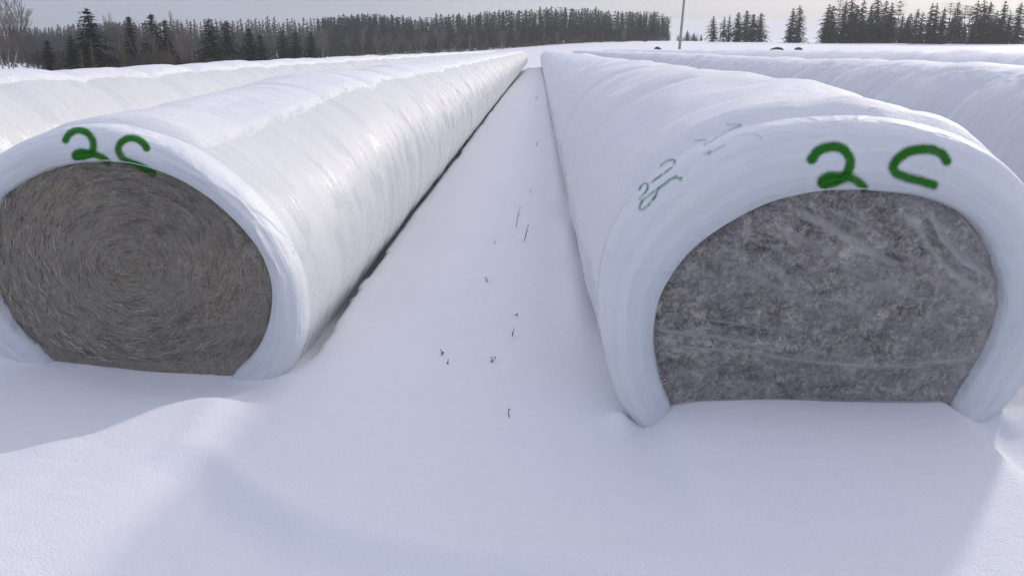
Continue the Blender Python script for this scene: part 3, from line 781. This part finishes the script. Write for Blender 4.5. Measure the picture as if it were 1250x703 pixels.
# clump, pair and the right hand line
for px, tip, D, v, kind, w, lab in [
        (869, 19, 182, 0, 'open', .95, 'left end spruce of the thick clump right of the pole'),
        (878, 27, 184, 1, 'spruce', .8, 'short spruce second in the thick clump right of the pole'),
        (882, 19, 186, 3, 'open', .6, 'thin see through spruce in the thick clump'),
        (888, 18, 187, 1, 'open', .6, 'second thin see through spruce in the thick clump'),
        (899, 14, 182, 0, 'dark', .75, 'dense spruce in the middle of the thick clump'),
        (908, 12, 184, 1, 'dark', .75, 'highest dense spruce of the thick clump'),
        (917, 16, 182, 2, 'dark', .9, 'wide dense spruce on the right part of the thick clump'),
        (926, 15, 184, 3, 'dark', .75, 'right end spruce of the thick clump'),
        (964, 9, 178, 0, 'open', 1.0, 'left spruce of the isolated pair'),
        (972, 5, 178, 2, 'open', .95, 'right and taller spruce of the isolated pair'),
        (1007, 4, 172, 0, 'open', 1.0, 'left end spruce of the long line of spruces')]:
    plant(kind, v, px, D, top_h(px, tip, D), 'spruce_tree', lab, group='spruces in the field', wide=w * (1.55 if px < 930 else 1.25))
line = [(1012, 6), (1020, -1), (1027, 0), (1034, -4), (1041, 5), (1048, -2), (1058, 3), (1065, -3), (1076, -1), (1083, 2), (1092, 0), (1097, 16), (1104, 18), (1114, 10), (1121, 14), (1131, 3), (1137, 3), (1146, 8),
        (1154, 2), (1162, 1), (1172, 6), (1179, 6), (1186, 0), (1194, -1), (1202, 1), (1210, 12), (1218, 0), (1227, 14), (1238, 2), (1246, 10), (1258, 3), (1270, 8)]
for i, (px, tip) in enumerate(line):
    D = 172 + rnd.uniform(-2, 6); kind = rnd.choice(['open', 'open', 'spruce', 'dark'] if px < 1090 else ['open', 'open', 'spruce'])
    plant(kind, rnd.randrange(4), px, D, top_h(px, tip, D), 'line_spruce', 'spruce in the hazy line of spruces beyond the seamed row', group='spruces in the hazy line', wide=rnd.uniform(.95, 1.3))
for i in range(26):
    px = 1008 + i * 10 + rnd.uniform(-4, 4); plant('dark', rnd.randrange(4), px, 186 + rnd.uniform(0, 5), top_h(px, rnd.uniform(14, 30), 188), 'filler_spruce', 'lower spruce filling the gaps behind the hazy line of spruces', group='lower spruces behind the hazy line', wide=1.15)
# the wooded hill behind: reads as one mass
SV, SF, SI = [], [], []
LOW = [conifer(700 + i, 10, [1.9, 1.6, 2.1, 1.7, 1.8][i], 18, 6, 4, .08, .25, .0, .65, .08) for i in range(5)]
def simple(px, D, tip, seed, mi):
    r_ = random.Random(seed); x0, y0 = fwd(px, D); g0 = ground_z(x0, y0); h = max(3, top_h(px, tip, D)); k = h / 10.2; a = r_.random() * 6.28; ca, sa = math.cos(a), math.sin(a); wd = r_.uniform(.9, 1.3)
    tv, tf, cv, cf = LOW[r_.randrange(5)]
    for vv, ff, m in ((tv, tf, 2), (cv, cf, mi)):
        o = len(SV); SV.extend([(x0 + k * wd * (v[0] * ca - v[1] * sa), y0 + k * wd * (v[0] * sa + v[1] * ca), g0 + k * v[2]) for v in vv])
        SF.extend([tuple(i + o for i in f) for f in ff]); SI.extend([m] * len(ff))
sd = 0
for D0, add, x0, x1, sp in [(310, 2, 15, 170, 2.4), (285, 6, 15, 170, 2.6), (250, 11, 20, 170, 3), (236, 3, 390, 815, 4.0), (245, 1, 390, 810, 4.5), (300, 1, -60, 480, 4.2), (290, 6, -60, 470, 4.4), (276, 11, -60, 460, 4.6), (262, 17, -60, 450, 4.8), (248, 23, -60, 440, 5), (232, 29, -60, 430, 5), (215, 34, -60, 430, 5), (195, 38, -60, 430, 5.5), (170, 42, -30, 420, 6), (150, 48, 30, 410, 6.5), (130, 54, 62, 400, 6), (115, 60, 75, 300, 6)]:
    px = x0
    while px < x1:
        sd += 1; simple(px, D0 + rnd.uniform(-5, 5), wood_top(px) + add + rnd.choice([0, 0, 1, 2, 3, 5]) + (-3 if rnd.random() < .1 else 0), sd, 0 if rnd.random() < .84 else 1)
        px += sp * rnd.uniform(.5, 1.5)
o = obj('far_wood', SV, SF, None, smooth=False, mats=[M_needle_far, M_brush, M_bark], midx=SI)
tag(o, 'dark wooded hill of spruces reading as one mass behind the front trees', 'woods', kind='stuff')
# brush along the foot of the wood
BV, BF = [], []
for i in range(260):
    px = rnd.uniform(400, 850); D = rnd.uniform(196, 204); x, y = fwd(px, D); z = ground_z(x, y); h = rnd.uniform(.8, 2.4)
    for _ in range(9):
        a = rnd.random() * 6.28; tube(BV, BF, (x + rnd.gauss(0, .4), y + rnd.gauss(0, .4), z - .1), (x + math.cos(a) * h * .4, y + math.sin(a) * h * .4, z + h * rnd.uniform(.6, 1)), .03, .008, 3)
tag(obj('undergrowth', BV, BF, M_brush, smooth=False), 'leafless brown undergrowth along the foot of the long wood', 'undergrowth', kind='stuff')

# ------------------------------------------------------------------ utility pole, lumps, stump
D = 104; x, y = fwd(829, D); g = ground_z(x, y)
root = empty('utility_pole', (x, y, g)); tag(root, 'weathered leaning utility pole standing alone beyond the rows', 'pole')
V, Fc = [], []
for i in range(10): tube(V, Fc, (.045 * i * 1.0, 0, i * 1.05 - .5), (.045 * (i + 1), 0, (i + 1) * 1.05 - .5), .19 - .007 * i, .19 - .007 * (i + 1), 10)
obj('pole_shaft', V, Fc, M_pole, root)
V, Fc = [], []; tube(V, Fc, (.42 - .9, 0, 9.55), (.42 + .9, 0, 9.55), .06, .06, 6); obj('cross_arm', V, Fc, M_pole, root)
V, Fc = [], []
for k in (-.8, -.35, .35, .8): tube(V, Fc, (.42 + k, 0, 9.6), (.42 + k, 0, 9.78), .045, .03, 6)
obj('insulator', V, Fc, M_rock, root)
def lump(name, px, py, D, w, h, label, cat):
    x, y = fwd(px, D); g = ground_z(x, y); d = ray(px, py); zt = CAM_H + d.z / math.hypot(d.x, d.y) * D
    V, Fc = [], []; nu, nv = 20, 10
    for j in range(nv + 1):
        for i in range(nu):
            a = 2 * PI * i / nu; b = PI * .5 * j / nv; q = 1 + .25 * nz(math.cos(a) * 1.5 + px, math.sin(a) * 1.5, b)
            V.append((x + w * .5 * math.cos(a) * math.cos(b) * q, y + w * .4 * math.sin(a) * math.cos(b) * q, max(zt - h, g) - .15 + (h + .15) * math.sin(b) * q))
    for j in range(nv):
        for i in range(nu):
            a, b = j * nu + i, j * nu + (i + 1) % nu; Fc.append((a, b, b + nu, a + nu))
    # skirt to the ground so that it rests there
    base = [(V[i][0], V[i][1], min(g, V[i][2]) - .2) for i in range(nu)]; o = len(V); V += base
    for i in range(nu): Fc.append((o + i, o + (i + 1) % nu, (i + 1) % nu, i))
    tag(obj(name, V, Fc, M_rock, origin=(x, y, g)), label, cat)
lump('rock', 950, 58.3, 96, 1.9, .45, 'larger dark rounded lump bare of snow in the white field before the isolated pair', 'rock')
lump('rock', 975, 58.2, 112, 1.2, .18, 'small dark lump just right of the larger dark lump', 'rock')
lump('rock', 803, 58, 96, 1.1, .3, 'greyish low lump left of the foot of the utility pole', 'rock')
lump('stump', 787, 49, 190, 1.1, .8, 'dark stump at the edge of the long wood left of the pole', 'stump')

# ------------------------------------------------------------------ weeds in the lane
def weed(px, py, hpx, leanpx, label, leaves=5, seed=0, stems=1):
    r_ = random.Random(seed + int(px)); b = onZ(px, py, 0.0); b.z = ground_z(b.x, b.y); dist = (b - EYE).length; k = dist / FPX
    V, Fc = [], []
    for s in range(stems):
        q = b + Vector((r_.uniform(-3, 3) * k * (s > 0), 0, -.02)); hh = hpx * k * 1.15 * (1 if s == 0 else r_.uniform(.5, .8)); top = b + Vector((leanpx * k + r_.uniform(-3, 3) * k * (s > 0), r_.uniform(-.01, .02), hh))
        mid = q.lerp(top, .5) + Vector((r_.uniform(-1, 1) * k, 0, 0)); tube(V, Fc, q, mid, .0028, .0022, 4); tube(V, Fc, mid, top, .0022, .0012, 4)
        for i in range(leaves):
            f = r_.uniform(.25, 1); c = q.lerp(top, f); a = r_.random() * 6.28; L = r_.uniform(.006, .016) * max(1, hpx / 14)
            e = Vector((math.cos(a) * L, math.sin(a) * L, L * r_.uniform(.2, 1))); w = e.cross(Vector((0, 0, 1))).normalized() * L * .22; o = len(V)
            V += [tuple(c), tuple(c + e * .5 + w), tuple(c + e), tuple(c + e * .5 - w)]; Fc.append((o, o + 1, o + 2, o + 3))
    tag(obj('dry_weed', V, Fc, M_weed, smooth=False, origin=tuple(b)), label, 'weed', 'dry weeds in the snow lane')
weed(630, 277, 22, 5, 'tall thin dry weed stalk, upper of the two leafy stalks in the lane', 8)
weed(639, 294, 20, 6, 'dark leafy dry weed stalk, lower of the two tall stalks in the lane', 14)
weed(647, 237, 6, 2, 'short bare weed stalk just beyond the two tall stalks', 2)
weed(655, 122, 7, 2, 'bushy dry weed farthest up the lane', 8, 1, 3)
weed(655, 180, 7, 1, 'thin dry weed halfway between the tall stalks and the far bushy weed', 5, 2, 2)
weed(605, 296, 4, -2, 'tiny weed tip left of the two tall stalks', 2)
weed(596, 346, 6, -3, 'short sprig left in the lane below the tall stalks', 4, 3, 2)
weed(628, 386, 4, 4, 'flat low weed sprig in the middle of the lane', 4, 4, 2)
weed(624, 412, 10, 4, 'slanting bare twig in the lane above the last lone twig', 1)
weed(539, 430, 4, 1, 'small dark tuft left in the lane', 6, 5, 2)
weed(548, 443, 6, -1, 'short dark twig beside the small tuft', 3)
weed(597, 440, 7, 5, 'slanting forked twig right of the short dark twig', 3, 6, 2)
weed(622, 507, 9, -1, 'lone twig nearest to the open snow in front', 3)

# ------------------------------------------------------------------ air, light, camera
hv, hf = [(x, y, z) for x in (-1200, 1200) for y in (-80, 1300) for z in (-4, 60)], [(0, 1, 3, 2), (4, 6, 7, 5), (0, 4, 5, 1), (2, 3, 7, 6), (0, 2, 6, 4), (1, 5, 7, 3)]
k = N('haze'); k.t.nodes.remove(k.b)
pv = k.n('ShaderNodeVolumePrincipled'); pv.inputs['Color'].default_value = (.93, .94, .96, 1); pv.inputs['Density'].default_value = .0007; pv.inputs['Anisotropy'].default_value = .3
k.l(pv.outputs[0], k.out.inputs['Volume'])
tag(obj('haze', hv, hf, k.m, smooth=False), 'thin winter haze over the field', kind='stuff')

SUN_AZ, SUN_EL = R(42), R(23)
w = bpy.data.worlds.new('World'); bpy.context.scene.world = w; w.use_nodes = True
t = w.node_tree; bg = t.nodes['Background']
sky = t.nodes.new('ShaderNodeTexSky'); sky.sky_type = 'NISHITA'; sky.sun_disc = False
sky.sun_elevation = SUN_EL; sky.sun_rotation = SUN_AZ; sky.dust_density = 3; sky.air_density = 1.0
# thin high overcast: the clear sky shows through it only partly
tc = t.nodes.new('ShaderNodeTexCoord'); dot = t.nodes.new('ShaderNodeVectorMath'); dot.operation = 'DOT_PRODUCT'
t.links.new(tc.outputs['Generated'], dot.inputs[0])
dot.inputs[1].default_value = (math.sin(SUN_AZ) * math.cos(SUN_EL), math.cos(SUN_AZ) * math.cos(SUN_EL), math.sin(SUN_EL))
rp = t.nodes.new('ShaderNodeValToRGB'); e = rp.color_ramp.elements
e[0].position = 0.0; e[0].color = (4.3, 5.0, 6.5, 1); e[1].position = 1.0; e[1].color = (13, 13, 13.4, 1)
q = e.new(.55); q.color = (4.7, 5.25, 6.6, 1); q = e.new(.86); q.color = (8.0, 8.2, 8.8, 1)
t.links.new(dot.outputs['Value'], rp.inputs['Fac'])
mx = t.nodes.new('ShaderNodeMix'); mx.data_type = 'RGBA'; mx.inputs[0].default_value = .86
sep = t.nodes.new('ShaderNodeSeparateXYZ'); t.links.new(tc.outputs['Generated'], sep.inputs[0])
up = t.nodes.new('ShaderNodeValToRGB'); t.links.new(sep.outputs[2], up.inputs[0])      # cloud layer brightens towards the zenith
ue = up.color_ramp.elements; ue[0].position = .08; ue[0].color = (1, 1, 1, 1); ue[1].position = .9; ue[1].color = (1.60, 1.47, 1.50, 1)
vm = t.nodes.new('ShaderNodeVectorMath'); vm.operation = 'MULTIPLY'; t.links.new(rp.outputs[0], vm.inputs[0]); t.links.new(up.outputs[0], vm.inputs[1])
t.links.new(sky.outputs[0], mx.inputs[6]); t.links.new(vm.outputs[0], mx.inputs[7]); t.links.new(mx.outputs[2], bg.inputs['Color'])
bg.inputs['Strength'].default_value = .15
sl = bpy.data.lights.new('sun', 'SUN'); sl.energy = 2.5; sl.angle = R(3.0); sl.color = (1.0, .94, .86)
so = bpy.data.objects.new('sun', sl); C.objects.link(so)
so.rotation_euler = Vector((-math.sin(SUN_AZ) * math.cos(SUN_EL), -math.cos(SUN_AZ) * math.cos(SUN_EL), -math.sin(SUN_EL))).to_track_quat('-Z', 'Y').to_euler()

cam = bpy.data.cameras.new('camera'); co = bpy.data.objects.new('camera', cam); C.objects.link(co)
cam.sensor_width = 36; cam.lens = 36 * FPX / 1250; cam.clip_start = .05; cam.clip_end = 6000
cam.shift_y = -(351.5 - PY0) / 1250
co.location = EYE; co.rotation_euler = F.to_track_quat('-Z', 'Y').to_euler()
sc = bpy.context.scene; sc.camera = co
sc.view_settings.view_transform = 'Standard'; sc.view_settings.look = 'None'; sc.view_settings.exposure = -0.52; sc.view_settings.gamma = 1.0
sc.cycles.volume_step_rate = 4 if hasattr(sc.cycles, 'volume_step_rate') else 1
sc.cycles.volume_max_steps = 64; sc.cycles.max_bounces = 6; sc.cycles.diffuse_bounces = 4; sc.cycles.transparent_max_bounces = 16
